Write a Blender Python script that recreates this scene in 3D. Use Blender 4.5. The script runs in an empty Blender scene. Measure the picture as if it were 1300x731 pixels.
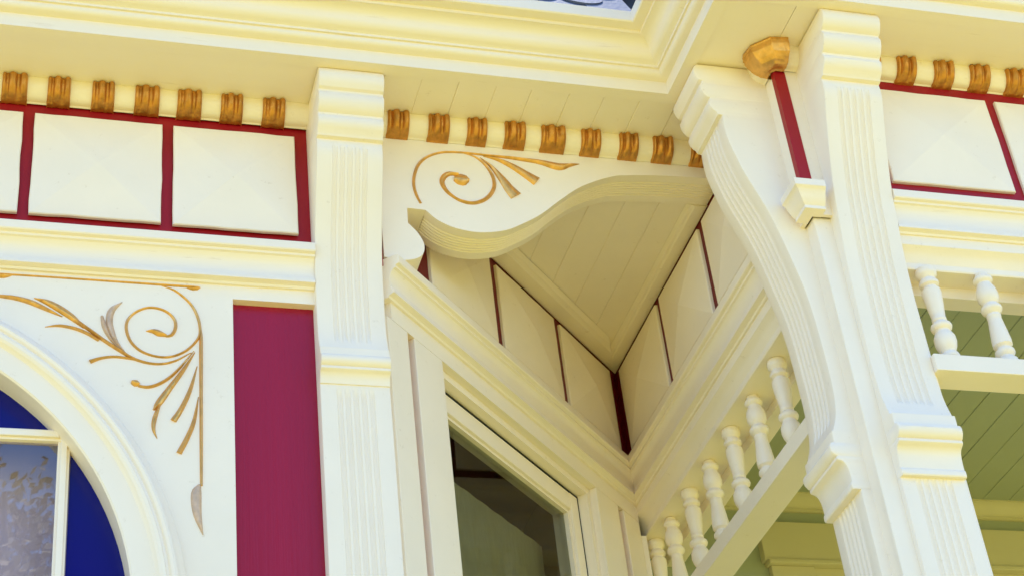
import bpy, bmesh, math, random
from mathutils import Vector, Matrix
random.seed(7)
R = math.radians
scene = bpy.context.scene
C = scene.collection

# ------------------------------------------------------------------ camera
cd = bpy.data.cameras.new('camera'); cam = bpy.data.objects.new('camera', cd); C.objects.link(cam)
cm = Matrix(((0.961048, -0.069659, -0.267459, -0.88161),
             (-0.256770, -0.583064, -0.770783, -3.43298),
             (-0.102254, 0.809435, -0.578238, 1.6), (0, 0, 0, 1)))
cam.matrix_world = cm
cd.sensor_width = 36.0; cd.lens = 63.37; cd.clip_start = 0.05; cd.clip_end = 2000
scene.camera = cam

# ------------------------------------------------------------------ sky, sun, exposure
SUN_EL, SUN_ROT = R(80), R(0)
w = bpy.data.worlds.new('World'); scene.world = w; w.use_nodes = True
nt = w.node_tree; bg = nt.nodes['Background']
sky = nt.nodes.new('ShaderNodeTexSky'); sky.sky_type = 'NISHITA'; sky.sun_disc = False
sky.sun_elevation = SUN_EL; sky.sun_rotation = SUN_ROT; sky.altitude = 50; sky.air_density = 0.8; sky.dust_density = 0.0; sky.ozone_density = 9.5
nt.links.new(sky.outputs[0], bg.inputs[0]); bg.inputs[1].default_value = 0.15
sd = bpy.data.lights.new('sun', 'SUN'); sd.energy = 2.1; sd.angle = R(0.5); sd.color = (1.0, 0.95, 0.86)
sun = bpy.data.objects.new('sun', sd); C.objects.link(sun)
sv = Vector((math.sin(SUN_ROT) * math.cos(SUN_EL), math.cos(SUN_ROT) * math.cos(SUN_EL), math.sin(SUN_EL)))
sun.rotation_euler = sv.to_track_quat('Z', 'Y').to_euler(); sun.location = sv * 30
vs = scene.view_settings
vs.view_transform = 'Standard'; vs.look = 'None'; vs.gamma = 1; vs.use_curve_mapping = False; vs.exposure = 1.76
scene.cycles.max_bounces = 12; scene.cycles.diffuse_bounces = 8; scene.cycles.glossy_bounces = 5
# gilded carving: strokes as (x, z, width) on the wall plane
LEFT = [[(-0.907, 4.139, 0.0056), (-0.784, 4.14, 0.0051), (-0.618, 4.14, 0.0057), (-0.473, 4.14, 0.0067), (-0.452, 4.14, 0.0048)], [(-0.931, 4.134, 0.0014), (-0.915, 4.132, 0.0083), (-0.898, 4.133, 0.0111), (-0.88, 4.137, 0.0019)], [(-0.482, 4.136, 0.0014), (-0.469, 4.134, 0.0077), (-0.458, 4.136, 0.0087), (-0.45, 4.14, 0.0019)], [(-0.542, 4.138, 0.0019), (-0.508, 4.125, 0.0057), (-0.473, 4.091, 0.0067), (-0.456, 4.053, 0.0071), (-0.451, 4.012, 0.0066), (-0.461, 3.985, 0.0065), (-0.486, 3.956, 0.0065), (-0.519, 3.939, 0.0064), (-0.552, 3.938, 0.0064), (-0.585, 3.95, 0.0069), (-0.608, 3.974, 0.0073), (-0.619, 4.007, 0.0074), (-0.616, 4.035, 0.007), (-0.599, 4.057, 0.0065), (-0.575, 4.071, 0.0066), (-0.549, 4.072, 0.0066), (-0.524, 4.061, 0.0071), (-0.509, 4.041, 0.0075), (-0.508, 4.018, 0.0084), (-0.517, 3.999, 0.0084), (-0.53, 3.995, 0.0056)], [(-0.575, 4.006, 0.0014), (-0.557, 4.007, 0.0139), (-0.545, 4.002, 0.0177), (-0.528, 3.997, 0.0074)], [(-0.453, 4.043, 0.0014), (-0.449, 4.007, 0.0075), (-0.449, 3.966, 0.0093), (-0.449, 3.925, 0.0092), (-0.449, 3.885, 0.0087), (-0.449, 3.841, 0.0082), (-0.449, 3.758, 0.008), (-0.449, 3.682, 0.0074), (-0.449, 3.604, 0.006)], [(-0.471, 3.954, 0.0019), (-0.507, 3.929, 0.0055), (-0.539, 3.918, 0.0064), (-0.572, 3.919, 0.0073), (-0.605, 3.93, 0.0082), (-0.634, 3.949, 0.01), (-0.664, 3.97, 0.01), (-0.697, 3.996, 0.0101), (-0.726, 4.019, 0.0092)], [(-0.714, 4.004, 0.0046), (-0.739, 4.029, 0.0165), (-0.768, 4.051, 0.0193), (-0.797, 4.068, 0.0156), (-0.828, 4.078, 0.0023)], [(-0.763, 4.031, 0.0027), (-0.805, 4.052, 0.0119), (-0.838, 4.067, 0.0147), (-0.871, 4.075, 0.0128), (-0.903, 4.077, 0.0091), (-0.927, 4.076, 0.0018)], [(-0.68, 3.972, 0.0073), (-0.709, 3.991, 0.0091), (-0.738, 4.002, 0.0091), (-0.77, 4.006, 0.0073), (-0.8, 4.0, 0.0018)], [(-0.577, 3.92, 0.0018), (-0.613, 3.928, 0.0064), (-0.646, 3.93, 0.0072), (-0.674, 3.924, 0.0081), (-0.698, 3.913, 0.0117)], [(-0.614, 3.935, 0.0018), (-0.639, 3.967, 0.0101), (-0.651, 3.997, 0.0138), (-0.658, 4.027, 0.0166), (-0.653, 4.058, 0.0158), (-0.63, 4.083, 0.0019)], [(-0.63, 3.948, 0.0018), (-0.654, 3.979, 0.0082), (-0.668, 4.011, 0.0129), (-0.675, 4.04, 0.0065)], [(-0.465, 3.959, 0.0021), (-0.503, 3.902, 0.007), (-0.534, 3.87, 0.0083), (-0.565, 3.854, 0.0089), (-0.59, 3.855, 0.0068)], [(-0.605, 3.865, 0.0096), (-0.596, 3.862, 0.0192), (-0.587, 3.859, 0.0096)], [(-0.463, 3.955, 0.0021), (-0.49, 3.903, 0.0098), (-0.518, 3.856, 0.0138), (-0.543, 3.813, 0.0164), (-0.555, 3.793, 0.0041)], [(-0.54, 3.813, 0.0055), (-0.552, 3.772, 0.0108), (-0.554, 3.743, 0.008), (-0.546, 3.719, 0.0013)], [(-0.458, 3.917, 0.0021), (-0.474, 3.851, 0.0097), (-0.493, 3.801, 0.0123), (-0.511, 3.767, 0.0149)], [(-0.455, 3.834, 0.0021), (-0.465, 3.77, 0.0095), (-0.48, 3.725, 0.0121), (-0.498, 3.684, 0.0133)], [(-0.453, 3.606, 0.0079), (-0.46, 3.584, 0.0235), (-0.458, 3.535, 0.0194), (-0.446, 3.483, 0.0019)]]
MID = [[(0.108, 4.452, 0.0069), (0.098, 4.48, 0.0082), (0.094, 4.513, 0.0087), (0.099, 4.547, 0.0088), (0.113, 4.583, 0.0089), (0.138, 4.61, 0.008), (0.171, 4.627, 0.0072), (0.203, 4.633, 0.0068), (0.238, 4.635, 0.0063), (0.277, 4.634, 0.0064), (0.325, 4.633, 0.0073), (0.385, 4.631, 0.0119), (0.444, 4.627, 0.0175), (0.494, 4.617, 0.0259), (0.525, 4.625, 0.0139), (0.556, 4.633, 0.0014)], [(0.238, 4.633, 0.0027), (0.265, 4.625, 0.0054), (0.29, 4.603, 0.0081), (0.307, 4.57, 0.0099), (0.311, 4.536, 0.0107), (0.3, 4.506, 0.0116), (0.279, 4.482, 0.0115), (0.25, 4.468, 0.0114), (0.223, 4.469, 0.0105), (0.201, 4.479, 0.0088), (0.18, 4.5, 0.0114), (0.17, 4.526, 0.0141), (0.176, 4.546, 0.0159), (0.192, 4.559, 0.0151), (0.216, 4.559, 0.0116)], [(0.203, 4.544, 0.0177), (0.214, 4.542, 0.0355), (0.224, 4.542, 0.04), (0.234, 4.543, 0.0347), (0.243, 4.542, 0.0134)], [(0.28, 4.624, 0.0018), (0.309, 4.595, 0.0109), (0.333, 4.558, 0.0225), (0.35, 4.526, 0.0305), (0.366, 4.503, 0.0375)], [(0.289, 4.629, 0.0018), (0.328, 4.622, 0.0119), (0.366, 4.604, 0.0201), (0.399, 4.581, 0.0264), (0.429, 4.559, 0.0336)]]

# ------------------------------------------------------------------ materials
def mat(name, col, rough=0.45, metal=0.0, bump=0.0, bscale=60.0, var=0.0, vscale=3.0, stretch=(1, 1, 1), spec=0.5, stain=0.0, coat=0.0):
    m = bpy.data.materials.new(name); m.use_nodes = True
    t = m.node_tree; n = t.nodes; b = n['Principled BSDF']
    b.inputs['Roughness'].default_value = rough; b.inputs['Metallic'].default_value = metal
    b.inputs['Specular IOR Level'].default_value = spec
    b.inputs['Coat Weight'].default_value = coat
    b.inputs['Base Color'].default_value = (*col, 1)
    tc = n.new('ShaderNodeTexCoord'); mp = n.new('ShaderNodeMapping'); mp.inputs['Scale'].default_value = stretch
    t.links.new(tc.outputs['Object'], mp.inputs[0])
    last = None
    if var > 0:
        nz = n.new('ShaderNodeTexNoise'); nz.inputs['Scale'].default_value = vscale; nz.inputs['Detail'].default_value = 5
        t.links.new(mp.outputs[0], nz.inputs['Vector'])
        mx = n.new('ShaderNodeMix'); mx.data_type = 'RGBA'
        mx.inputs[6].default_value = (*[c * (1 - var) for c in col], 1); mx.inputs[7].default_value = (*[min(1, c * (1 + var * .6)) for c in col], 1)
        t.links.new(nz.outputs[0], mx.inputs[0]); last = mx.outputs[2]
    if stain > 0:      # sparse specks and scuffs of worn paint
        nz = n.new('ShaderNodeTexNoise'); nz.inputs['Scale'].default_value = 38; nz.inputs['Detail'].default_value = 8; nz.inputs['Roughness'].default_value = .7
        t.links.new(mp.outputs[0], nz.inputs['Vector'])
        cr = n.new('ShaderNodeValToRGB'); cr.color_ramp.elements[0].position = .635; cr.color_ramp.elements[1].position = .70
        t.links.new(nz.outputs[0], cr.inputs[0])
        ml = n.new('ShaderNodeMath'); ml.operation = 'MULTIPLY'; ml.inputs[1].default_value = stain; t.links.new(cr.outputs[0], ml.inputs[0])
        mx2 = n.new('ShaderNodeMix'); mx2.data_type = 'RGBA'
        if last: t.links.new(last, mx2.inputs[6])
        else: mx2.inputs[6].default_value = (*col, 1)
        mx2.inputs[7].default_value = (col[0] * .62, col[1] * .55, col[2] * .45, 1)
        t.links.new(ml.outputs[0], mx2.inputs[0]); last = mx2.outputs[2]
    if last: t.links.new(last, b.inputs['Base Color'])
    if bump > 0:
        nb = n.new('ShaderNodeTexNoise'); nb.inputs['Scale'].default_value = bscale; nb.inputs['Detail'].default_value = 4
        t.links.new(mp.outputs[0], nb.inputs['Vector'])
        bp = n.new('ShaderNodeBump'); bp.inputs['Strength'].default_value = bump; bp.inputs['Distance'].default_value = .004
        t.links.new(nb.outputs[0], bp.inputs['Height']); t.links.new(bp.outputs[0], b.inputs['Normal'])
    return m

CREAM = (0.905, 0.81, 0.69)
M_cream = mat('cream_paint', CREAM, .42, bump=.28, bscale=22, var=.06, vscale=7, stain=.30)
M_creamx = mat('cream_paint_brushed_along', CREAM, .40, bump=.30, bscale=24, var=.06, vscale=7, stretch=(.12, 1.4, 1.4), stain=.28)
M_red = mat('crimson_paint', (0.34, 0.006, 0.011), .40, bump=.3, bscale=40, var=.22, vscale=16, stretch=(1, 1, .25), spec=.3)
M_redpanel = mat('crimson_panel_paint', (0.31, 0.006, 0.034), .30, bump=.2, bscale=50, var=.2, vscale=9, stretch=(2.2, 1, .06), spec=.36)
M_gold = mat('gold_gilding', (0.78, 0.42, 0.115), .34, metal=.7, bump=.45, bscale=90, var=.5, vscale=55, stretch=(1, 1, .6))
M_silver = mat('worn_pale_gilding', (0.68, 0.47, 0.31), .45, metal=.3, bump=.5, bscale=90, var=.35, vscale=70)
M_gild = mat('antique_gold_dentil', (0.62, 0.285, 0.06), .34, metal=.7, bump=.45, bscale=120, var=.6, vscale=45)
M_green = mat('sage_green_paint', (0.37, 0.41, 0.29), .5, bump=.15, bscale=40, var=.08, vscale=4)
M_trim = mat('ochre_trim_paint', (0.60, 0.55, 0.34), .45, bump=.12, bscale=40, var=.05, vscale=4)
M_slate = mat('blue_slate', (0.10, 0.125, 0.20), .5, bump=.4, bscale=50, var=.2, vscale=14)
M_dark = mat('dark_backing', (0.02, 0.02, 0.022), .8)
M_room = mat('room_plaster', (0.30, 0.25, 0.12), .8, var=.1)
M_maroon_shade = mat('maroon_and_shaded_crimson', (0.15, 0.005, 0.010), .45, bump=.2, bscale=40, var=.2, vscale=16, spec=.3)  # maroon for the rail; recess strips use it as crimson with shade painted in
M_ground = mat('warm_gravel', (0.47, 0.39, 0.07), .9, bump=.5, bscale=30, var=.25, vscale=.6)
M_bark = mat('bark', (0.10, 0.07, 0.045), .9, bump=.8, bscale=14, var=.3, vscale=8, stretch=(1, 1, .25))
M_leaf = mat('leaf', (0.40, 0.31, 0.17), .6, var=.5, vscale=1.5)
M_lace = mat('lace_cloth', (0.40, 0.37, 0.26), .9, bump=.5, bscale=90, var=.2, vscale=25, stretch=(3, 3, .6))
M_putty = mat('window_paint', (0.905, 0.81, 0.69), .38, bump=.10, bscale=30, var=.04, vscale=6, stain=.2)

def glass(name, refl, tint=(1, 1, 1), wav=.004, mul=1.0):
    m = bpy.data.materials.new(name); m.use_nodes = True; t = m.node_tree; n = t.nodes
    out = n['Material Output']; n.remove(n['Principled BSDF'])
    tr = n.new('ShaderNodeBsdfTransparent'); tr.inputs[0].default_value = (*tint, 1)
    gl = n.new('ShaderNodeBsdfGlossy'); gl.inputs['Roughness'].default_value = .012
    fr = n.new('ShaderNodeFresnel'); fr.inputs[0].default_value = 1.5
    ad = n.new('ShaderNodeMath'); ad.operation = 'MULTIPLY_ADD'; ad.inputs[1].default_value = mul; ad.inputs[2].default_value = refl; ad.use_clamp = True
    nb = n.new('ShaderNodeTexNoise'); nb.inputs['Scale'].default_value = 6
    tc = n.new('ShaderNodeTexCoord'); t.links.new(tc.outputs['Object'], nb.inputs['Vector'])
    bp = n.new('ShaderNodeBump'); bp.inputs['Strength'].default_value = wav; bp.inputs['Distance'].default_value = .02
    t.links.new(nb.outputs[0], bp.inputs['Height']); t.links.new(bp.outputs[0], gl.inputs['Normal'])
    mx = n.new('ShaderNodeMixShader'); t.links.new(fr.outputs[0], ad.inputs[0]); t.links.new(ad.outputs[0], mx.inputs[0])
    t.links.new(tr.outputs[0], mx.inputs[1]); t.links.new(gl.outputs[0], mx.inputs[2]); t.links.new(mx.outputs[0], out.inputs[0])
    return m
M_glass = glass('old_window_glass', .0, (.72, .76, .66), mul=.75)
M_mirror = glass('silvery_window_glass', .10, (1, .97, 1), .003, 1.5)
M_blue = mat('cobalt_stained_glass', (0.005, 0.007, 0.17), .14, spec=.22, bump=.04, bscale=12)

# ------------------------------------------------------------------ helpers
def obj(name, verts, faces, m, parent=None, smooth=False, label=None, kind=None):
    me = bpy.data.meshes.new(name); me.from_pydata([tuple(v) for v in verts], [], faces); me.update()
    bm = bmesh.new(); bm.from_mesh(me); bmesh.ops.recalc_face_normals(bm, faces=bm.faces); bm.to_mesh(me); bm.free()
    if smooth:
        me.polygons.foreach_set('use_smooth', [True] * len(me.polygons))
        me.set_sharp_from_angle(angle=R(smooth if smooth is not True else 35))
    me.materials.append(m)
    o = bpy.data.objects.new(name, me); C.objects.link(o)
    if parent: o.parent = parent
    if label: o['label'] = label
    if kind: o['kind'] = kind
    return o

def thing(name, loc, label, cat):
    o = bpy.data.objects.new(name, None); C.objects.link(o); o.empty_display_size = .2
    o['label'] = label; o['category'] = cat
    return o      # left at the world origin so that parts keep world coordinates

def box(x0, x1, y0, y1, z0, z1, b=0.0):
    """verts, faces of a box; b > 0 chamfers its long edges"""
    bm = bmesh.new()
    g = bmesh.ops.create_cube(bm, size=1)
    for v in bm.verts: v.co = Vector(((x0 + x1) / 2 + v.co.x * (x1 - x0), (y0 + y1) / 2 + v.co.y * (y1 - y0), (z0 + z1) / 2 + v.co.z * (z1 - z0)))
    if b: bmesh.ops.bevel(bm, geom=list(bm.edges), offset=b, segments=2, profile=.6, affect='EDGES')
    bm.verts.index_update()
    v = [tuple(x.co) for x in bm.verts]; f = [[q.index for q in p.verts] for p in bm.faces]; bm.free()
    return v, f

def merge(*vf):
    V, F = [], []
    for v, f in vf:
        o = len(V); V += list(v); F += [[i + o for i in p] for p in f]
    return V, F

def rn(d): return Vector((d.y, -d.x))          # right-hand normal in plan = outward

def sweep(path, prof, i0, i1, caps=True):
    """sweep profile [(d, z)] along plan polyline, mitred at every corner; emit segments i0..i1-1"""
    P = [Vector(p) for p in path]; n = len(P); offs = []
    for i in range(n):
        a = (P[i] - P[i - 1]).normalized() if i > 0 else (P[1] - P[0]).normalized()
        b = (P[i + 1] - P[i]).normalized() if i < n - 1 else a
        na, nb = rn(a), rn(b); m = (na + nb).normalized(); offs.append(m / max(.2, m.dot(na)))
    V, F = [], []; k = len(prof)
    for i in range(i0, i1 + 1):
        for d, z in prof:
            q = P[i] + offs[i] * d; V.append((q.x, q.y, z))
    for s in range(i1 - i0):
        for j in range(k - 1):
            a = s * k + j; F.append([a, a + 1, a + k + 1, a + k])
    if caps:
        F.append(list(range(k))); F.append(list(range((i1 - i0) * k, (i1 - i0) * k + k)))
    return V, F

def arc(cx, cz, r, a0, a1, n=6):
    return [(cx + r * math.cos(R(a0 + (a1 - a0) * i / n)), cz + r * math.sin(R(a0 + (a1 - a0) * i / n))) for i in range(n + 1)]

def cspline(pts, step):
    """Catmull-Rom resampling of 2- or 3-tuples"""
    P = [Vector(p) for p in pts]; P = [P[0] * 2 - P[1]] + P + [P[-1] * 2 - P[-2]]; out = []
    for i in range(1, len(P) - 2):
        L = (P[i + 1] - P[i]).length; n = max(1, int(L / step))
        for k in range(n):
            t = k / n; a, b, c, d = P[i - 1], P[i], P[i + 1], P[i + 2]
            out.append(.5 * ((2 * b) + (c - a) * t + (2 * a - 5 * b + 4 * c - d) * t * t + (3 * b - a - 3 * c + d) * t ** 3))
    out.append(P[-2]); return out

# ------------------------------------------------------------------ plan of the building
# wall face of the frieze, seen in plan: bay front, canted side, porch side, porch front
E1 = .04
WALL = [(-2.6, E1), (0.0, E1 + .007), (.965, 1.012), (.965, -.36), (4.2, -.36)]
EAVE = [(-2.6, E1), (.965, E1), (.965, -.36), (4.2, -.36)]
ZS = 4.718                                     # soffit
ZC = 4.636                                     # ceiling of the cut-away corner

bay = thing('house_bay', (0, 0, 0), 'cream painted bay with arched window, crimson panel and gilded scrollwork', 'bay')
porch = thing('front_porch', (0, 0, 0), 'cream painted porch with curved fluted brackets, turned spindles and sage green ceiling', 'porch')
hwall = thing('house_wall', (0, 0, 0), 'sage green house wall with ochre trim at the back of the porch', 'wall')
roof = thing('slate_roof', (0, 0, 0), 'roof of blue grey fish-scale slates above the cream cornice', 'roof')

# ------------------------------------------------------------------ ground
g = obj('ground', [(-300, -300, 0), (300, -300, 0), (300, 300, 0), (-300, 300, 0)], [[0, 1, 2, 3]], M_ground, kind='structure')

# ------------------------------------------------------------------ cornice: fascia and crown
F0 = .218
crown = [(F0 - .038, ZS + .03), (F0 - .038, 4.7145), (F0, 4.7145), (F0, 4.755), (F0 + .010, 4.757)]
crown += [(F0 + .010 + .014 * math.sin(t), 4.770 - .013 * math.cos(t)) for t in [R(a) for a in (15, 40, 65, 90)]]
crown += [(F0 + .024, 4.777), (F0 + .030, 4.777), (F0 + .030, 4.784)]
crown += [(F0 + .030 + .026 * math.sin(R(a)), 4.812 - .026 * math.cos(R(a))) for a in (8, 25, 42, 60, 78, 90)]
crown += [(F0 + .056 + .030 * (1 - math.cos(R(a))), 4.812 + .024 * math.sin(R(a))) for a in (15, 32, 50, 68, 85)]
crown += [(F0 + .088, 4.836), (F0 + .088, 4.846), (F0 + .114, 4.848), (F0 + .117, 4.851), (F0 + .117, 4.884), (F0 + .112, 4.888), (F0 + .05, 4.888), (F0 + .05, 4.85)]
v, f = sweep(EAVE, crown, 0, 1); bcorn = obj('cornice', v, f, M_creamx, bay, 28, 'cream crown moulding of the bay eave')
v, f = sweep(EAVE, crown, 1, 3); pcorn = obj('cornice', v, f, M_creamx, porch, 28, 'cream crown moulding returning round the porch eave')

# soffit: a single plain board left of the pilaster and over the porch, narrow boards between
def flat(name, pts, z, th, m, parent, **k):
    n = len(pts); V = [(x, y, z) for x, y in pts] + [(x, y, z + th) for x, y in pts]
    F = [list(range(n)), list(range(n, 2 * n))] + [[i, (i + 1) % n, n + (i + 1) % n, n + i] for i in range(n)]
    return obj(name, V, F, m, parent, **k)
bsof = flat('soffit', [(-2.6, -.1395), (-.09, -.1395), (-.09, .06), (-2.6, .06)], ZS, .02, M_creamx, bay)
psof = flat('soffit', [(.9685, -.355), (4.2, -.355), (4.2, -.5395), (.9685, -.5395)], ZS, .02, M_creamx, porch)
flat('soffit', [(.786, -.1), (.97, -.1), (.97, -.354), (.9675, -.354), (.9670, -.5395), (.786, -.5395)], ZS + .0008, .02, M_cream, porch)
def board(name, pts, z, m, parent, gr=.0016):
    """tongue-and-groove board: plan polygon with a chamfered lower edge"""
    c = Vector((sum(p[0] for p in pts) / len(pts), sum(p[1] for p in pts) / len(pts))); n = len(pts)
    xs = [p[0] for p in pts]; x0, x1 = min(xs), max(xs)
    low = [(x + (gr if abs(x - x0) < 1e-6 else (-gr if abs(x - x1) < 1e-6 else 0)), y) for x, y in pts]
    V = [(x, y, z) for x, y in low] + [(x, y, z + gr * .9) for x, y in pts] + [(x, y, z + .018) for x, y in pts]
    F = [list(range(n)), list(range(2 * n, 3 * n))]
    for k in (0, n):
        F += [[k + i, k + (i + 1) % n, k + n + (i + 1) % n, k + n + i] for i in range(n)]
    return obj(name, V, F, m, parent)
lines = [-.09, -.005, .092, .190, .289, .385, .488, .582, .682, .784]
for a, b in zip(lines, lines[1:]):
    dz = random.uniform(-.0008, .0012)
    board('board', [(a, -.139), (b - .0003, -.139), (b - .0003, .06), (a, .06)], ZS + dz, M_cream, bsof)
board('board', [(.7848, -.0998), (.975, -.0998), (.975, .06), (.7848, .06)], ZS, M_cream, bsof)

# ------------------------------------------------------------------ dentil course: a cove with gilded blocks
COVE = [(.001, 4.663), (.004, 4.665)] + [(.005 + .035 * math.sin(R(a)), 4.666 + .050 * (1 - math.cos(R(a)))) for a in (0, 15, 30, 45, 60, 75, 90)]
COVEC = COVE + [(.040, 4.7178), (-.03, 4.7178), (-.03, 4.663)]
v, f = sweep(EAVE, COVEC, 0, 1, True); bcove = obj('cove_moulding', v, f, M_cream, bay, 30)
v, f = sweep(EAVE, COVEC, 1, 3, True); pcove = obj('cove_moulding', v, f, M_cream, porch, 30)
def dentil(cx, wd, parent, org, u, n):
    """gilded block: two hollow flutes between ridges, following the cove"""
    prof = [(.000, 4.660), (.008, 4.660), (.012, 4.662)] + [(.011 + .037 * math.sin(R(a)), 4.664 + .050 * (1 - math.cos(R(a)))) for a in (8, 22, 36, 50, 64, 78, 90)] + [(.049, 4.7165)]
    cs = []; sh = random.uniform(-.03, .03)
    lobes = ((.03, .17), (.25 + sh, .57 + sh), (.69 + sh, .965))
    for k in range(25):
        t = k / 24; h = .0012
        for a_, b_ in lobes:
            if a_ < t < b_: h = .0008 + .0105 * (1 - (2 * (t - a_) / (b_ - a_) - 1) ** 2) ** .5 * (.55 if b_ - a_ < .2 else 1)
        cs.append((t, h))
    V, F = [], []
    for j, (d, z) in enumerate(prof):
        e = (.2, .4, .55, .85)[j] if j < 4 else (.35 if j == len(prof) - 1 else 1)
        for t, h in cs:
            hh = -.012 if t in (0, 1) else h * e + random.uniform(-.0005, .0005)
            uu = cx + wd * (t - .5) * (1 if t not in (0, 1) else 1.0)
            p = Vector(org) + Vector(u) * uu + Vector(n) * (d - .003 + hh)
            V.append((p.x, p.y, z + random.uniform(-.0004, .0004)))
    k = len(cs)
    for j in range(len(prof) - 1):
        for i in range(k - 1): a = j * k + i; F.append([a, a + 1, a + k + 1, a + k])
    o = obj('dentil', V, F, M_gild, parent, 50)
    return o
DB = [(-.937, -.874), (-.828, -.771), (-.721, -.664), (-.616, -.553), (-.511, -.448), (-.402, -.344), (-.296, -.236), (.029, .089), (.138, .197), (.243, .299),
      (.345, .405), (.446, .516), (.558, .615), (.666, .722), (.762, .822), (.872, .918)]
DB = [(-.937 - .105 * k, -.876 - .105 * k) for k in range(8, 0, -1)] + DB
for a, b in DB: dentil((a + b) / 2, b - a, bcove, (0, E1), (1, 0), (0, -1))
DP = [(1.202, 1.259), (1.306, 1.363), (1.414, 1.473), (1.52, 1.58), (1.627, 1.687)] + [(1.627 + .106 * k, 1.687 + .106 * k) for k in range(1, 12)]
for a, b in DP: dentil((a + b) / 2, b - a, pcove, (0, -.36), (1, 0), (0, -1))
cap = [(.0, 4.652), (.010, 4.652)] + [(.016 + .053 * math.sin(R(a)), 4.654 + .058 * (1 - math.cos(R(a)))) for a in (0, 12, 25, 40, 55, 70, 90)] + [(.069, 4.7165), (0, 4.7165)]
v, f = sweep([(.965, -.336), (.965, -.345), (.966, -.354), (.971, -.359), (.980, -.36), (.989, -.36)], [(p.x, p.y) for p in cspline(cap[1:-1], .005)] + [(0, 4.7165), (0, 4.652)], 0, 5)
v = [(x + random.gauss(0, .0009), y + random.gauss(0, .0009), z + (random.gauss(0, .0008) if z < 4.71 else 0)) for x, y, z in v]
obj('corner_block', v, f, M_gold, pcove, 12, 'rounded gilded corner block above the crimson strip')

# ------------------------------------------------------------------ frieze: crimson board with raised hipped panels
def frieze(i0, i1, parent, z0=4.25, z1=4.667, path=WALL, m=None):
    v, f = sweep(path, [(-.02, z0), (0, z0), (0, z1), (-.02, z1)], i0, i1)
    return obj('frieze', v, f, m or M_red, parent, label='crimson frieze board behind raised cream panels')
def panel(a, b, parent, org, u, n, z0=4.316, z1=4.628, t=.011, apex=.019, K=7):
    j = [random.uniform(-.0012, .0012) for _ in range(8)]
    def p(s, d, z): q = Vector(org) + Vector(u) * s + Vector(n) * d; return (q.x, q.y, z)
    cn = [(a + j[0], z0 + j[1]), (b + j[2], z0 + j[3]), (b + j[4], z1 + j[5]), (a + j[6], z1 + j[7])]; base = []
    for i in range(4):
        for k in range(K):
            x, y = cn[i]; x2, y2 = cn[(i + 1) % 4]; e = random.gauss(0, .0006) if k else 0
            base.append((x + (x2 - x) * k / K + e, y + (y2 - y) * k / K + e))
    cx, cz = (a + b) / 2, (z0 + z1) / 2; r = .0024; N = 4 * K
    def inset(s, z): return (s + (r if s < a + .01 else (-r if s > b - .01 else 0)), z + (r if z < z0 + .01 else (-r if z > z1 - .01 else 0)))
    V = [p(s, .0005, z) for s, z in base] + [p(s, t - r, z) for s, z in base] + [p(*((lambda q: (q[0], t, q[1]))(inset(s, z)))) for s, z in base] + [p(cx, t + apex, cz)]
    F = []
    for k in (0, N): F += [[k + i, k + (i + 1) % N, k + N + (i + 1) % N, k + N + i] for i in range(N)]
    for i in range(4): F.append([2 * N + (i * K + k) % N for k in range(K + 1)] + [3 * N])
    return obj('panel', V, F, M_cream, parent)
fa = frieze(0, 1, bay)
for a, b in [(-1.85, -1.545), (-1.517, -1.212), (-1.184, -.880), (-.852, -.545), (-.517, -.212)]: panel(a, b, fa, (0, E1), (1, 0), (0, -1))
s2 = math.sqrt(.5)
fb = frieze(1, 2, bay, z1=ZC - .002, m=M_maroon_shade)  # crimson frieze, coloured darker to carry the shade of the recess
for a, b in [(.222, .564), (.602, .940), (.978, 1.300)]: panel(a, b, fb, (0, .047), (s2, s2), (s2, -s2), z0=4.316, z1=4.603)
fc = frieze(2, 3, porch, path=WALL[:3] + [(.965, -.15)], m=M_maroon_shade)
for a, b in [(.603, .955), (.234, .567), (-.12, .197)]: panel(a, b, fc, (.965, 0), (0, 1), (-1, 0), z1=4.603)
ff = frieze(0, 1, porch, path=[(1.18, -.36), (4.2, -.36)])
v, f = sweep([(.965, -.151), (.965, -.36), (1.181, -.36)], [(-.012, 4.196), (-.001, 4.196), (-.001, 4.667), (-.012, 4.667)], 0, 2); obj('corner_board', v, f, M_cream, porch)
for k in range(6): panel(1.215 + .373 * k, 1.560 + .373 * k, ff, (0, -.36), (1, 0), (0, -1))
# crimson strip on the porch corner and a shade-darkened copy in the recess corner
v, f = sweep([(.965, -.346), (.965, -.36), (.992, -.36)], [(-.004, 4.262), (.004, 4.262), (.004, 4.662), (-.004, 4.662)], 0, 2); obj('corner_strip', v, f, M_red, porch, label='crimson corner strip between the two curved brackets')
v, f = sweep([(.940, .987), (.965, 1.012), (.965, .977)], [(-.005, 4.262), (.003, 4.262), (.003, ZC - .004), (-.005, ZC - .004)], 0, 2); obj('corner_strip', v, f, M_maroon_shade, bay, label='crimson strip in the inner corner of the recess, shade painted in')

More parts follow.
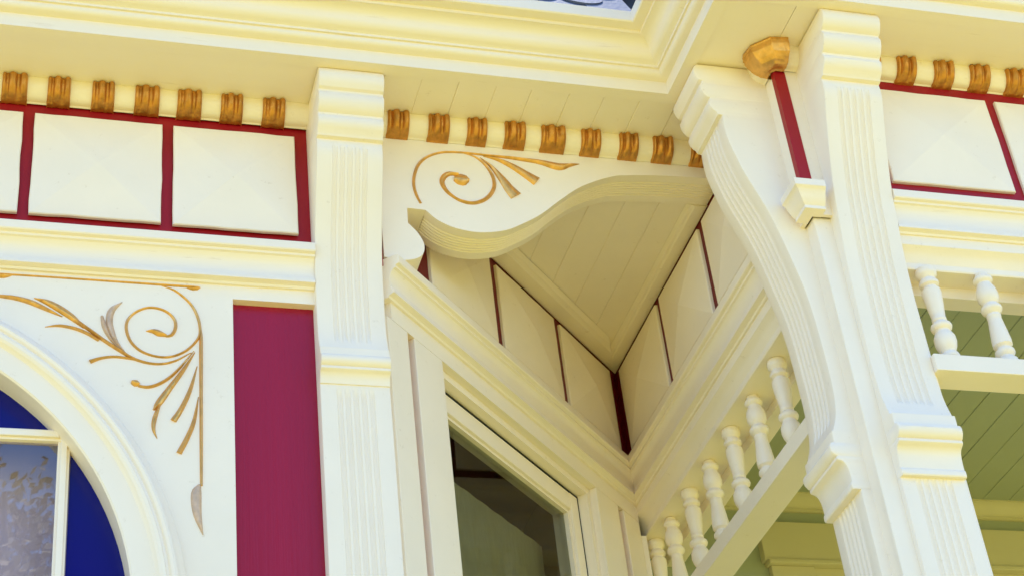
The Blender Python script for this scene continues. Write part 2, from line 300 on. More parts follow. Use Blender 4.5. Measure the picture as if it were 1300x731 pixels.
# ------------------------------------------------------------------ moulding under the frieze
mould = [(-.015, 4.303), (.040, 4.3025), (.045, 4.298), (.045, 4.277), (.043, 4.274), (.034, 4.272), (.033, 4.266)]
mould += [(.033 - .019 * math.sin(R(a)) * 1.0, 4.266 - .034 * (1 - math.cos(R(a)))) for a in (20, 45, 70, 90)]
mould += [(.014, 4.222), (.018, 4.212), (.022, 4.206), (.024, 4.201), (.024, 4.195), (.010, 4.191), (.007, 4.186), (-.015, 4.185)]
mould = [(d, z - .034) for d, z in mould]
v, f = sweep([(-2.6, E1), (-.1785, E1)], mould, 0, 1); obj('belt_moulding', v, f, M_creamx, bay, 25)
v, f = sweep(WALL[1:4], mould, 0, 1); obj('belt_moulding', v, f, M_cream, bay, 25)
v, f = sweep(WALL[:3] + [(.965, -.15)], mould, 2, 3); obj('belt_moulding', v, f, M_cream, porch, 25)
v, f = sweep([(1.1875, -.36), (4.2, -.36)], [(d * .85, z) for d, z in mould], 0, 1); obj('belt_moulding', v, f, M_creamx, porch, 25)
v, f = sweep([(.965, -.318), (.965, -.36), (1.001, -.36)], [(-.01, 4.269), (.042, 4.2685), (.045, 4.266), (.045, 4.247), (.043, 4.245), (.040, 4.243), (.036, 4.238), (.031, 4.226), (.024, 4.213), (.018, 4.206), (.018, 4.197), (.006, 4.195), (-.012, 4.195)], 0, 2); obj('corner_moulding', v, f, M_cream, porch, 25, 'small moulded cream base under the crimson corner strip')

# ------------------------------------------------------------------ bay front wall with arched opening
CX, CZ = -1.315, 3.275
RO, RI = .838, .722
def wall_with_arch():
    x0, x1, z0, z1 = -2.6, -.374, 2.2, 4.155; y = E1; V, F = [], []; n = 48
    cx = CX; r = RO - .02
    ang = [math.pi * i / n for i in range(n + 1)]
    corners = [math.atan2(z1 - CZ, x1 - cx), math.atan2(z1 - CZ, x0 - cx)]
    ang = sorted(set(ang + corners))
    def out(t):
        c, s = math.cos(t), math.sin(t); k = 1e9
        if c > 1e-9: k = min(k, (x1 - cx) / c)
        if c < -1e-9: k = min(k, (x0 - cx) / c)
        if s > 1e-9: k = min(k, (z1 - CZ) / s)
        return (cx + c * k, CZ + s * k)
    for t in ang:
        V.append((cx + r * math.cos(t), y, CZ + r * math.sin(t))); a, b = out(t); V.append((a, y, b))
    for i in range(len(ang) - 1): F.append([2 * i, 2 * i + 1, 2 * i + 3, 2 * i + 2])
    b = len(V); V += [(cx + r, y, CZ), (x1, y, CZ), (x1, y, z0), (cx + r, y, z0), (cx - r, y, CZ), (x0, y, CZ), (x0, y, z0), (cx - r, y, z0)]
    F += [[b, b + 1, b + 2, b + 3], [b + 4, b + 5, b + 6, b + 7]]
    # reveal of the sunken crimson panel: head, left jamb
    b = len(V); V += [(x1, y, 4.1135), (x1, y + .04, 4.1135), (x1, y, z0), (x1, y + .04, z0)]; F.append([b, b + 1, b + 3, b + 2])
    b = len(V); V += [(x1, y, z1), (-.10, y, z1), (-.10, y, 4.1135), (x1, y, 4.1135), (-.10, y + .04, 4.1135), (x1, y + .04, 4.1135)]
    F += [[b, b + 1, b + 2, b + 3], [b + 3, b + 2, b + 4, b + 5]]
    return V, F
v, f = wall_with_arch(); bwall = obj('wall', v, f, M_cream, bay, label='smooth cream wall face round the arched window')
v, f = box(-.39, -.10, .062, .075, 2.2, 4.13); obj('panel', v, f, M_redpanel, bay, label='tall sunken crimson panel beside the pilaster')
v, f = box(-2.6, -2.55, .03, 1.4, 2.2, 4.7); obj('side_wall', v, f, M_cream, bay)
v, f = box(-2.6, .0, .041, .09, .0, 2.2); obj('lower_wall', v, f, M_cream, bay)

# ribbon of carved gilding with a ridge down its middle
def ribbon(name, pts, y, parent, m=M_gold, h=.0065):
    P = cspline(pts, .006); V, F = [], []
    for i, p in enumerate(P):
        a = P[max(0, i - 1)]; b = P[min(len(P) - 1, i + 1)]; t = Vector((b.x - a.x, b.y - a.y))
        t = t.normalized() if t.length > 1e-9 else Vector((1, 0)); nn = Vector((-t.y, t.x)); hw = max(.0005, p.z / 2)
        hh = h * min(1, hw / .005)
        for k, dd in ((-1, -.0012), (-.96, .0006), (-.15, hh * .92), (.15, hh), (.96, .0006), (1, -.0012)):
            V.append((p.x + nn.x * hw * k, y - dd - (.0 if abs(k) == 1 else random.uniform(0, .0004)), p.y + nn.y * hw * k))
    n = len(P)
    for i in range(n - 1):
        for k in range(5): a = i * 6 + k; F.append([a, a + 1, a + 7, a + 6])
    F.append([0, 1, 2, 3, 4, 5]); F.append([(n - 1) * 6 + k for k in range(6)])
    return obj(name, V, F, m, parent, 60)
PALE = (11, 12, 19)      # worn, silvery leaves
names_left = ['gilded_rod', 'gilded_drop', 'gilded_drop', 'gilded_scroll', 'gilded_leaf', 'gilded_rod', 'gilded_stem'] + ['gilded_leaf'] * 13
for k, (nm, st) in enumerate(zip(names_left, LEFT)): ribbon(nm, st, E1, bwall, M_silver if k in PALE else M_gold)
# the same ornament mirrored in the other spandrel of the window
for nm, st in zip(names_left, LEFT): ribbon(nm, [(2 * CX - x, z, w_) for x, z, w_ in st], E1, bwall)

# ------------------------------------------------------------------ arched window
def archsweep(prof, n=56, z_low=2.2):
    """profile [(r, y)] round the arch, straight legs below the springing"""
    V, F = [], []; k = len(prof); sec = [('L', 0)] + [('A', math.pi * i / n) for i in range(n + 1)] + [('R', math.pi)]
    for kind, t in sec:
        for r, y in prof:
            if kind == 'A': V.append((CX + r * math.cos(t), y, CZ + r * math.sin(t)))
            else: V.append((CX + (r if kind == 'L' else -r), y, z_low))
    for s in range(len(sec) - 1):
        for j in range(k - 1): a = s * k + j; F.append([a, a + 1, a + k + 1, a + k])
    return V, F
cas = [(RI, .105), (RI, .022), (RI + .004, .018), (RI + .050, .016), (RI + .054, .013), (RI + .058, .006), (RI + .064, .002), (RI + .071, .001), (RI + .074, .006), (RI + .080, .008),
       (RI + .084, .003), (RI + .090, .001), (RI + .096, .004), (RI + .100, .012), (RI + .106, .017), (RI + .112, .021), (RI + .1155, .026), (RI + .116, .042)]
v, f = archsweep(cas); awin = obj('arched_window', v, f, M_putty, bay, 24, 'round-headed window casing with stepped cream mouldings and blue border glass')
def bar(x0, x1, z0, z1, y0=.068, y1=.095):
    c = .006
    return merge(box(x0, x1, y0 + .008, y1, z0, z1, .001), box(x0 + c, x1 - c, y0, y0 + .0085, z0 + c, z1 - c, .002))
MX = .745 + CX     # half-distance from the axis is mirrored
v, f = bar(-.757, -.731, 2.2, 3.738); obj('glazing_bar', v, f, M_putty, awin)
v, f = bar(2 * CX + .731, 2 * CX + .757, 2.2, 3.738); obj('glazing_bar', v, f, M_putty, awin)
v, f = bar(2 * CX + .50, -.50, 3.722, 3.750, .066, .096)
hw = math.sqrt(RI ** 2 - (3.736 - CZ) ** 2); v, f = bar(CX - hw - .01, CX + hw + .01, 3.722, 3.750, .066, .096); obj('transom_bar', v, f, M_putty, awin)
obj('pane', [(2 * CX + .757, .086, 2.2), (-.757, .086, 2.2), (-.757, .086, 3.722), (2 * CX + .757, .086, 3.722)], [[0, 1, 2, 3]], M_mirror, awin, label='large clear pane reflecting sky and tree')
def bluep(pts): obj('pane', [(x, .088, z) for x, z in pts], [list(range(len(pts)))], M_blue, awin, label='deep cobalt blue border pane')
a0 = math.acos((-.731 - CX) / RI); side = [(CX + RI * 1.005 * math.cos(a0 * t / 12), CZ + RI * 1.005 * math.sin(a0 * t / 12)) for t in range(13)]
bluep([(-.731, 2.2), (CX + RI, 2.2)] + side); bluep([(2 * CX - x, z) for x, z in [(-.731, 2.2), (CX + RI, 2.2)] + side])
a1 = math.asin((3.75 - CZ) / RI)
bluep([(CX + RI * 1.005 * math.cos(a1 + (math.pi - 2 * a1) * t / 20), CZ + RI * 1.005 * math.sin(a1 + (math.pi - 2 * a1) * t / 20)) for t in range(21)])
v, f = box(2 * CX + .45, -.45, .24, .25, 2.2, 4.0); obj('sky_tint_sheet', v, f, mat('sky_tint_lilac', (.80, .70, .80), .9), awin)  # added lilac sheet behind the pane, lends the reflected sky its colour

# ------------------------------------------------------------------ fluted brackets and pilasters
def fluted(name, prof, wd, org, u, n, zones, parent, m=M_cream, back=-.05, nfl=5, fw=.0135, pitch=.0190, dep=.0058, label=None, step=.007):
    """solid with front profile [(d, z)] (top to bottom), extruded by wd along u, flutes cut into the front"""
    pr = []
    for (d0, z0), (d1, z1) in zip(prof, prof[1:]):
        L = math.hypot(d1 - d0, z1 - z0); k = max(1, int(L / step)) if any(zb - .03 < (z0 + z1) / 2 < zt + .03 for zt, zb in zones) else 1
        for i in range(k): pr.append((d0 + (d1 - d0) * i / k, z0 + (z1 - z0) * i / k))
    pr.append(prof[-1])
    us = [(0.0, None, -.0035), (.0012, None, -.001), (.0035, None, 0)]
    c = wd / 2
    for q in range(nfl):
        m0 = c + (q - (nfl - 1) / 2) * pitch
        for t in (-1, -.72, -.3, .3, .72, 1): us.append((m0 + fw / 2 * t, q, t))
    us += [(wd - .0035, None, 0), (wd - .0012, None, -.001), (wd, None, -.0035)]
    V, F = [], []; k = len(us)
    O, U, N = Vector(org), Vector(u), Vector(n)
    for d, z in pr:
        g = 0
        for zt, zb in zones:
            if zb <= z <= zt: g = max(g, min(1, math.sqrt(max(0, min(zt - z, z - zb)) / .012)))
        for s, q, t in us:
            e = t if q is None else -dep * g * math.sqrt(max(0, 1 - t * t))
            p = O + U * s + N * (d + e); V.append((p.x, p.y, z))
    R_ = len(pr)
    for j in range(R_ - 1):
        for i in range(k - 1): a = j * k + i; F.append([a, a + 1, a + k + 1, a + k])
    for side_, s in ((0, 0.0), (k - 1, wd)):
        b = len(V)
        for d, z in pr: p = O + U * s + N * back; V.append((p.x, p.y, z))
        for j in range(R_ - 1): F.append([j * k + side_, b + j, b + j + 1, (j + 1) * k + side_])
    b0 = R_ * k
    F.append(list(range(k)) + [b0 + R_, b0]); F.append([(R_ - 1) * k + i for i in range(k)] + [b0 + 2 * R_ - 1, b0 + R_ - 1])
    return obj(name, V, F, m, parent, 32, label)

HEAD = [(.184, 4.713), (.190, 4.706), (.195, 4.694), (.195, 4.682), (.191, 4.670), (.185, 4.661), (.177, 4.658), (.176, 4.652), (.181, 4.648), (.185, 4.640), (.184, 4.626), (.179, 4.614),
        (.172, 4.605), (.165, 4.602), (.164, 4.596), (.168, 4.592), (.171, 4.585), (.169, 4.572), (.163, 4.562), (.155, 4.555), (.152, 4.547), (.141, 4.545)]
S0 = [(.141, 4.545), (.1425, 4.51), (.140, 4.467), (.131, 4.42), (.117, 4.364), (.097, 4.305), (.078, 4.25), (.060, 4.18), (.042, 4.09), (.028, 4.012), (.021, 3.94), (.018, 3.87), (.016, 3.777), (.018, 3.71), (.024, 3.665), (.034, 3.635), (.043, 3.616)]
SC = [(p.x, p.y) for p in cspline(S0, .01)]
FOOT = [(.046, 3.6155), (.046, 3.588), (.049, 3.587), (.056, 3.583), (.060, 3.574), (.058, 3.562), (.051, 3.553), (.046, 3.551), (.048, 3.549), (.048, 3.543), (.046, 3.541), (.039, 3.5385), (.033, 3.534), (.029, 3.527), (.0265, 3.517), (.025, 3.503), (.0245, 3.487), (.027, 3.4835), (.028, 3.480), (.028, 3.471), (.026, 3.468), (.012, 3.4675)]
SHAFT = [(.008, 3.468), (.008, 2.0)]
HEAD2 = [(d - .034 * (4.713 - z) / .168, z) for d, z in HEAD]
S2 = [(.107, 4.545), (.108, 4.51), (.094, 4.467), (.076, 4.411), (.053, 4.335), (.032, 4.245), (.019, 4.15), (.009, 4.07), (.004, 3.98), (.0, 3.868), (-.002, 3.77), (.003, 3.69), (.009, 3.655), (.020, 3.616)]
SC2 = [(p.x, p.y) for p in cspline(S2, .01)]
FOOT2 = [(d - .018, z) for d, z in FOOT]
def stack(head, s, foot, shaft, wd, org, u, n, parent, label, zl):
    b = fluted('bracket', head + s[1:] + foot, wd, org, u, n, zl[:1], parent, label=label)
    fluted('shaft', shaft, wd, org, u, n, zl[1:], b, step=.012)
    return b
post = obj('post', *box(.982, 1.20, -.343, -.13, 0.3, 4.20, .004), M_cream, porch, label='square corner post carrying the porch')
stack(HEAD, SC, FOOT, SHAFT, .16, (.965, -.30), (0, 1), (-1, 0), porch, 'curved fluted bracket on the side of the porch post facing the bay', [(4.535, 3.655), (3.464, 1.9)])
stack(HEAD2, SC2, FOOT2, [(-.003, 3.468), (-.003, 2.0)], .16, (1.027, -.36), (1, 0), (0, -1), porch, 'curved fluted bracket on the street face of the porch post', [(4.520, 3.655), (3.464, 1.9)])
# short pilaster between bay window and cut-away corner
def ml(z):
    if z >= 4.545: return 4.713 - (4.713 - z) * (4.713 - 4.515) / (4.713 - 4.545)
    if z >= 3.616: return 4.515 + (z - 4.545) * (4.515 - 3.965) / (4.545 - 3.616)
    return 3.965 + (z - 3.616) * .60
PH = [(d - .022 * (4.713 - z) / .168, 4.713 - (4.713 - z) * (4.713 - 4.535) / .168) for d, z in HEAD]
PS = [(.119, 4.535), (.119, 4.50), (.098, 4.44), (.070, 4.37), (.046, 4.30), (.030, 4.235), (.022, 4.16), (.018, 4.08), (.019, 4.03), (.024, 3.995), (.030, 3.972)]
PSC = [(p.x, p.y) for p in cspline(PS, .01)]
PF = [(.034, 3.971), (.034, 3.957), (.038, 3.956), (.038, 3.948), (.041, 3.947), (.045, 3.943), (.047, 3.936), (.045, 3.927), (.039, 3.920), (.035, 3.918), (.037, 3.917), (.037, 3.911), (.035, 3.909), (.030, 3.907), (.026, 3.903), (.0225, 3.897), (.020, 3.889), (.018, 3.880)]
stack(PH, PSC, PF, [(.015, 3.880), (.015, 2.2)], .167, (-.178, E1), (1, 0), (0, -1), bay, 'flat fluted pilaster with scrolled head beside the crimson panel', [(4.515, 4.00), (3.862, 2.1)])

# ------------------------------------------------------------------ scrolled spandrel board over the cut-away corner
out = [(.002, 4.668), (.002, 4.273), (.05, 4.267)]
lobe = [(.05, 4.267), (.076, 4.272), (.097, 4.284), (.106, 4.302), (.106, 4.327), (.092, 4.358), (.070, 4.386)]
wave = [(.119, 4.432), (.150, 4.402), (.196, 4.381), (.258, 4.374), (.324, 4.387), (.375, 4.414), (.428, 4.450), (.484, 4.501), (.539, 4.547), (.594, 4.579), (.649, 4.602), (.701, 4.611), (.80, 4.620), (.962, 4.626)]
lobe_s = [(p.x, p.y) for p in cspline(lobe, .008)]; wave_s = [(p.x, p.y) for p in cspline(wave, .012)]
T0, T1 = E1, .155
outline = out[:2] + lobe_s + [(.071, 4.434)] + wave_s + [(.962, 4.668)]
def spandrel():
    V, F = [], []; n = len(outline)
    V += [(x, T0, z) for x, z in outline] + [(x, T1, z) for x, z in outline]
    F.append(list(range(n))); F.append(list(range(n, 2 * n)))
    wi = len(out[:2]) + len(lobe_s) + 1; we = wi + len(wave_s)
    for i in range(n):
        j = (i + 1) % n
        if not (wi <= i < we - 1): F.append([i, j, n + j, n + i])
    # fluted underside along the wave
    ys = [(T0, 0)]; 
    for q in range(6):
        c = .0975 + (q - 2.5) * .0105
        for t in (-1, -.5, 0, .5, 1): ys.append((c + t * .0042, .0038 * math.sqrt(max(0, 1 - t * t))))
    ys.append((T1, 0)); k = len(ys); b = len(V)
    for i in range(wi, we):
        x, z = outline[i]; a = Vector(outline[max(wi, i - 1)]); c = Vector(outline[min(we - 1, i + 1)]); t = (c - a).normalized(); nn = Vector((-t.y, t.x))
        for y, e in ys: V.append((x + nn.x * e, y, z + nn.y * e))
    for i in range(we - wi - 1):
        for q in range(k - 1): a = b + i * k + q; F.append([a, a + 1, a + k + 1, a + k])
    return V, F
v, f = spandrel(); spn = obj('spandrel_board', v, f, M_cream, bay, 30, 'wavy scroll-cut board with fluted underside spanning the cut-away corner')
for nm, st in zip(['gilded_stem', 'gilded_scroll', 'gilded_bud', 'gilded_leaf', 'gilded_leaf'], MID): ribbon(nm, st, E1, spn)

# ------------------------------------------------------------------ ceiling of the cut-away corner
v, f = merge(([(.0, .06, ZC + .02), (.97, .06, ZC + .02), (.97, 1.02, ZC + .02)], [[0, 1, 2]])); rc = obj('corner_ceiling', v, f, M_cream, bay, label='triangular boarded ceiling tucked behind the scrolled board')
cl = [.05, .15, .245, .345, .445, .54, .635, .732, .83, .966]
for a, b in zip(cl, cl[1:]):
    b -= .0003
    board('board', [(a, .156), (b, .156), (b, b + .047), (a, a + .047)] if a + .047 > .156 else [(.109, .156), (b, .156), (b, b + .047)], ZC + random.uniform(-.001, .001), M_cream, rc)
B0, B1, C1 = Vector((.10, .147)), Vector((.965, 1.012)), Vector((.965, .157))
trim = [(0, ZC - .001), (0, ZC - .010), (.006, ZC - .016), (.050, ZC - .016), (.056, ZC - .013), (.066, ZC - .012), (.074, ZC - .006), (.078, ZC - .001)]
v, f = sweep([B0, B1, C1], trim, 0, 1); obj('edge_trim', v, f, M_cream, rc, 25)
trim2 = [(d * .75, z) for d, z in trim]
v, f = sweep([B0, B1, C1], trim2, 1, 2); obj('edge_trim', v, f, M_cream, rc, 25)

# ------------------------------------------------------------------ canted side wall with window: everything as (s, depth, z) on its plane
BO, BU, BN = Vector((0, .047)), Vector((s2, s2)), Vector((s2, -s2))
def bt(v): return [((BO + BU * s + BN * d).x, (BO + BU * s + BN * d).y, z) for s, d, z in v]
def bbox(s0, s1, d0, d1, z0, z1, b=0.0): v, f = box(s0, s1, d0, d1, z0, z1, b); return bt(v), f
ZT = 4.101; ZB = 2.3; SM = 1.366
cw = obj('header_board', *bbox(.02, SM, -.035, 0, ZT, 4.155), M_cream, bay)
obj('casing', *bbox(.0, .091, -.035, 0, ZB, ZT - .0005, .002), M_cream, bay)
obj('casing', *bbox(.122, .254, -.035, 0, ZB, ZT - .0005, .002), M_cream, bay)
obj('casing', *bbox(1.088, 1.226, -.035, 0, ZB, ZT - .0005, .002), M_cream, bay)
obj('casing', *bbox(1.262, SM, -.035, 0, ZB, ZT - .0005, .002), M_cream, bay)
obj('slot_back', *bbox(.085, .128, -.045, -.034, ZB, ZT + .01), M_red, bay)
obj('slot_back', *bbox(1.220, 1.27, -.045, -.034, ZB, ZT + .01), M_red, bay)
# frame, sash and glass, each set further back
SW = obj('side_window', *merge(bbox(.250, .275, -.10, -.022, ZB, ZT), bbox(1.067, 1.0875, -.10, -.022, ZB, ZT - .001), bbox(.2755, 1.0665, -.10, -.022, ZT - .022, ZT - .0005)), M_putty, bay, label='clear glazed side window in the canted wall under the scrolled board')
zt2 = ZT - .029
obj('sash', *merge(bbox(.279, .325, -.115, -.052, ZB, zt2, .003), bbox(1.017, 1.063, -.115, -.052, ZB, zt2, .003), bbox(.3255, 1.0165, -.113, -.053, zt2 - .055, zt2 - .0005, .003)), M_putty, SW)
obj('gap_shade_strip', *merge(bbox(.28, 1.062, -.060, -.0515, zt2 + .0004, zt2 + .0042), bbox(1.0634, 1.0664, -.060, -.0515, ZB, zt2 + .0042)), M_dark, SW)  # dark strip standing in for the shade in the gap round the sash
obj('sash_bead', *merge(bbox(1.008, 1.0165, -.085, -.062, ZB, zt2 - .056), bbox(.3255, 1.0075, -.085, -.062, zt2 - .064, zt2 - .0555)), M_putty, SW)
obj('pane', bt([(.32, -.075, ZB), (1.02, -.075, ZB), (1.02, -.075, zt2 - .05), (.32, -.075, zt2 - .05)]), [[0, 1, 2, 3]], M_glass, SW)
obj('lower_wall', *bbox(.0, SM, -.035, 0, 0, ZB), M_cream, bay)
# lace curtain drawn to one side behind the glass
V, F = [], []; nu, nz = 70, 30
for i in range(nu + 1):
    s = .30 + .74 * i / nu; top = 3.95
    for j in range(nz + 1):
        z = top + (2.4 - top) * j / nz
        V.append((s, -.17 - (.0012 + .016 * min(1, j / 12)) * math.sin(i * .75 + .8 * math.sin(j * .15)) - .004 * min(1, j / 10) * math.sin(i * 1.7 + j * .2), z))
for i in range(nu):
    for j in range(nz): a = i * (nz + 1) + j; F.append([a, a + 1, a + nz + 2, a + nz + 1])
lc = obj('lace_curtain', bt(V), F, M_lace, None, True); lc['label'] = 'pale lace curtain hanging behind the side window glass'; lc['category'] = 'curtain'
# the room behind: walls, ceiling and a maroon picture rail
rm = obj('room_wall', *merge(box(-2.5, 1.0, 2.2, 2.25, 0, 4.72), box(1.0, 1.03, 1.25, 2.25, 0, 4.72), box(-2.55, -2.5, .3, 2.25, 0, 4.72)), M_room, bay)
obj('picture_rail', *box(-2.5, 1.0, 2.17, 2.2, 4.36, 4.43, .004), M_maroon_shade, bay)
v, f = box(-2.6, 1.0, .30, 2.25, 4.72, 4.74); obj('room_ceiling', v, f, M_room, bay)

# ------------------------------------------------------------------ porch beam, spindles and rails
UND = 4.062
def beam(seg, wback, path):
    prof = [(-.02, 4.1545), (.001, 4.1545), (.001, 4.124), (-.001, 4.122), (-.010, 4.116), (-.018, 4.106), (-.024, 4.092), (-.026, 4.088), (-.026, 4.074), (-.028, UND + .008), (-wback, UND + .008), (-wback, 4.1545)]
    return sweep(path, prof, 0, 1)
v, f = beam(2, .185, [(.965, 1.18), (.965, -.145)]); b1 = obj('beam', v, f, M_cream, porch, 25, 'porch beam with moulded face over the spindles on the bay side')
v, f = beam(3, .140, [(1.18, -.36), (4.2, -.36)]); b2 = obj('beam', v, f, M_cream, porch, 25, 'porch beam with moulded face over the spindles on the street side')
obj('beam_fillet', *box(1.098, 1.150, -.12, 1.18, UND - .018, 4.30, .002), M_cream, b1)
obj('beam_fillet', *box(1.19, 4.2, -.272, -.222, UND - .024, 4.30, .002), M_cream, b2)
ZR0, ZR1 = 3.752, 3.797
obj('rail', *box(.988, 1.074, -.14, 1.18, ZR0, ZR1, .002), M_cream, porch)
obj('rail', *box(1.187, 4.2, -.372, -.292, ZR0, ZR1, .002), M_cream, porch)
SP = [(.0, .024), (.012, .026), (.020, .025), (.026, .019), (.030, .0175), (.034, .021), (.040, .0245), (.047, .0235), (.052, .0165), (.056, .0165), (.062, .0235), (.075, .0240), (.100, .0215), (.130, .0180), (.142, .0165),
      (.144, .0178), (.150, .0178), (.153, .0155), (.157, .0185), (.162, .0245), (.168, .0262), (.174, .0245), (.179, .0185), (.183, .0180), (.188, .0215), (.198, .0260), (.212, .0268), (.226, .0240), (.236, .0195),
      (.239, .0175), (.243, .0175), (.247, .0225), (.253, .0245), (.259, .0225), (.263, .017), (.272, .016)]
SH = UND + .008 - ZR1; SP = [(h * SH / .272, r) for h, r in SP]
def lathe(prof, n=28):
    V, F = [], []
    for h, r in prof:
        for k in range(n): V.append((r * math.cos(2 * math.pi * k / n), r * math.sin(2 * math.pi * k / n), h))
    for j in range(len(prof) - 1):
        for k in range(n): F.append([j * n + k, j * n + (k + 1) % n, (j + 1) * n + (k + 1) % n, (j + 1) * n + k])
    F.append(list(range(n))); F.append([(len(prof) - 1) * n + k for k in range(n)])
    return V, F
flip = [(SH - h, r) for h, r in reversed(SP)]
spA = obj('spindle', *lathe(SP), M_cream, porch, 40); spB = obj('spindle', *lathe(flip), M_cream, porch, 40)   # spA wide end down
used = set()
def spindle(x, y, kind):
    src = (spA, spB)[kind]; o = src if kind not in used else src.copy()
    if kind in used: C.objects.link(o)
    used.add(kind); o.location = (x, y, ZR1 - .001); o.rotation_euler.z = random.uniform(0, 6)
for i, y in enumerate((.09, .262, .430, .600, .765, .930, 1.07)): spindle(1.032, y, 1 if i % 2 == 0 else 0)
for i in range(18): spindle(1.255 + .153 * i, -.333, 1 if i % 2 == 0 else 0)

# ------------------------------------------------------------------ porch ceiling of green boards
ZP = 4.30
pc = obj('porch_ceiling', [(.98, -.30, ZP + .02), (4.2, -.30, ZP + .02), (4.2, 1.2, ZP + .02), (.98, 1.2, ZP + .02)], [[0, 1, 2, 3]], M_green, porch, label='sage green boarded ceiling inside the porch')
for k in range(31):
    a = 1.152 + .098 * k; board('board', [(a + .0007, -.222), (a + .0973, -.222), (a + .0973, 1.18), (a + .0007, 1.18)], ZP + random.uniform(-.0008, .0008), M_green, pc, .0016)

# ------------------------------------------------------------------ house wall behind the porch
YB = 1.18
obj('wall', *box(.97, 4.2, YB, YB + .06, 0, 4.75), M_green, hwall)
crn = [(-.005, 4.302), (.050, 4.302), (.050, 4.294), (.040, 4.290), (.030, 4.280), (.022, 4.268), (.014, 4.262), (.014, 4.254), (.008, 4.250), (-.005, 4.250)]
v, f = sweep([(.975, YB), (4.2, YB)], crn, 0, 1); obj('crown_moulding', v, f, M_trim, hwall, 25)
obj('door_head', *box(1.42, 3.2, YB - .030, YB + .01, 4.065, 4.200, .003), M_trim, hwall, label='wide ochre head board over the porch opening')
obj('door_head_fillet', *box(1.43, 3.2, YB - .040, YB + .01, 4.050, 4.0645, .003), M_trim, hwall)
obj('door_casing', *box(1.44, 1.585, YB - .022, YB + .01, 0, 4.0495, .003), M_trim, hwall)
obj('door', *box(1.59, 3.0, YB - .010, YB + .01, 0, 4.0495), M_trim, hwall)
obj('return_wall', *box(.967, .985, 1.02, 1.18, 0, 4.06), M_cream, bay)

# ------------------------------------------------------------------ roof: fish-scale slates climbing from the eave
SL = R(64); ey, ez = E1 - F0 - .075, 4.886
def rp(x, t, h): return (x, ey + t * math.cos(SL) - h * math.sin(SL), ez + t * math.sin(SL) + h * math.cos(SL))
obj('roof_deck', [rp(-2.6, 0, -.012), rp(.70, 0, -.012), rp(1.4, 1.6, -.012), rp(-2.6, 1.6, -.012)], [[0, 1, 2, 3]], M_dark, roof)
k2 = .965 - F0 - .075
obj('roof_deck', [(k2 - .02, ey + .03, ez), (k2 - .02, -.36 - F0 - .07, ez), (k2 + .7, -.36 + .05, ez + 1.43), (k2 + .7, ey + .7, ez + 1.43)], [[0, 1, 2, 3]], M_slate, roof)
obj('roof_deck', [(k2 - .02, -.36 - F0 - .07, ez), (4.2, -.36 - F0 - .07, ez), (4.2, .05, ez + 1.43), (k2 + .7, .05, ez + 1.43)], [[0, 1, 2, 3]], M_slate, roof)
obj('roof_deck', [(-2.6, .45, ez + 1.38), (4.2, .0, ez + 1.38), (4.2, 8, ez + 1.38), (-2.6, 8, ez + 1.38)], [[0, 1, 2, 3]], M_dark, roof)
obj('rear_wall', *box(-2.6, 4.2, 2.3, 8, 0, ez + 1.3), M_green, hwall)
def slate_mesh():
    V, F = [], []; pts = [(-.064, .19), (-.064, .066)] + [(-.064 * math.cos(R(a)), .066 - .064 * math.sin(R(a))) for a in range(15, 166, 15)] + [(.064, .066), (.064, .19)]
    n = len(pts)
    for h0, h1 in ((.010, .002), (.016, .004)):
        for x, t in pts: V.append((x, t, h0 + (h1 - h0) * t / .19))
    F = [list(range(n)), list(range(n, 2 * n))] + [[i, (i + 1) % n, n + (i + 1) % n, n + i] for i in range(n)]
    V = [(x, t * math.cos(SL) - h * math.sin(SL), t * math.sin(SL) + h * math.cos(SL)) for x, t, h in V]
    return V, F
sl0 = None
for row in range(5):
    for k in range(-6, 6):
        x = .075 + .131 * k + (.0655 if row % 2 else 0)
        if x > .60 + row * .05: continue
        t = -.012 + row * .085
        if sl0 is None: o = sl0 = obj('slate', *slate_mesh(), M_slate, roof)
        else: o = sl0.copy(); C.objects.link(o)
        p = rp(x, t, row * .0 + .0); o.location = p; o.rotation_euler = (random.uniform(-.02, .02), random.uniform(-.02, .02), 0)

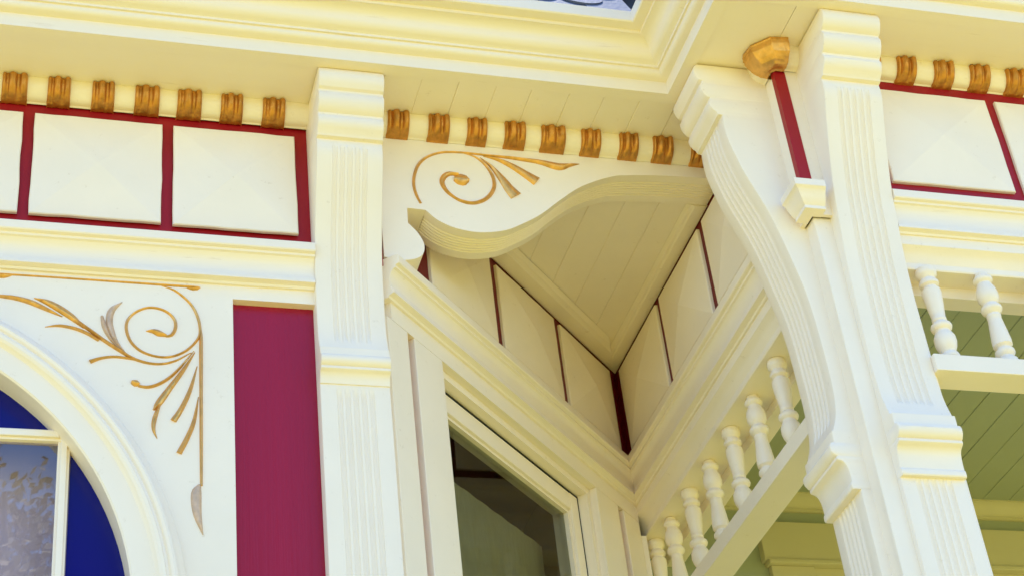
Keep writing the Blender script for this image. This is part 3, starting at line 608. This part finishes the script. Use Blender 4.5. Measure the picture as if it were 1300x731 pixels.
# ------------------------------------------------------------------ tree across the street, seen only in the window glass
tr = thing('street_tree', (0, 0, 0), 'tan leaved tree mirrored in the clear pane of the arched window', 'tree')
def limb(a, b, r0, r1, n=8):
    a, b = Vector(a), Vector(b); d = (b - a).normalized(); q = d.to_track_quat('Z', 'Y'); V, F = [], []; K = 5
    for j in range(K + 1):
        c = a.lerp(b, j / K) + Vector((random.uniform(-1, 1), random.uniform(-1, 1), 0)) * r0 * (.5 if 0 < j < K else 0)
        for k in range(n): V.append(c + q @ Vector((math.cos(2 * math.pi * k / n), math.sin(2 * math.pi * k / n), 0)) * (r0 + (r1 - r0) * j / K))
    for j in range(K):
        for k in range(n): F.append([j * n + k, j * n + (k + 1) % n, (j + 1) * n + (k + 1) % n, (j + 1) * n + k])
    return V, F
TX, TY = -.9, -12.0
limbs = [limb((TX, TY, 0), (TX + .2, TY, 5), .30, .2)]; tips = []
ends = []
for k in range(34):
    a = k * 2.4; h = 4.2 + random.random() * 1.2; L = random.uniform(2.6, 4.9); el = random.uniform(.35, 1.35)
    ends.append((h, (TX + .2 + math.cos(a) * L * math.cos(el), TY + math.sin(a) * L * math.cos(el), min(9.95, h + L * math.sin(el)))))
ends += [(5.2, (-1.0 + .11 * k, TY + random.uniform(-.6, .6), random.uniform(8.9, 9.9))) for k in range(11)]
ends += [(5.2, (TX - .5, TY, 11.2)), (5.3, (-.1, TY + .2, 9.9)), (5.3, (-.5, TY - .2, 9.7))]
for h, b in ends:
    limbs.append(limb((TX + .2, TY, h), b, .09, .022, 6))
    for _ in range(6):
        t = random.uniform(.5, 1); q = Vector((TX + .2, TY, h)).lerp(Vector(b), t); e = q + Vector((random.uniform(-1, 1), random.uniform(-1, 1), random.uniform(-.3, .7))) * .7
        if b[2] > 11: e = Vector(b) + Vector((random.uniform(-.3, .3), random.uniform(-.3, .3), random.uniform(-.2, .3)))
        limbs.append(limb(q, e, .02, .006, 5)); tips.append((e, .16 if b[2] > 11 else .22))
obj('trunk', *merge(*limbs), M_bark, tr)
V, F = [], []
for t, sg in tips:
    for _ in range(95):
        c = t + Vector((random.gauss(0, sg), random.gauss(0, sg), random.gauss(0, sg * .8))); s = random.uniform(.04, .068)
        u = Vector((random.gauss(0, 1), random.gauss(0, 1), random.gauss(0, 1))).normalized(); w_ = u.orthogonal().normalized(); u2 = u.cross(w_); b = len(V)
        V += [c - w_ * s, c + u2 * s * .55 - w_ * s * .1, c + w_ * s, c - u2 * s * .55 - w_ * s * .1]; F.append([b, b + 1, b + 2, b + 3])
obj('crown', V, F, M_leaf, tr, kind='stuff')
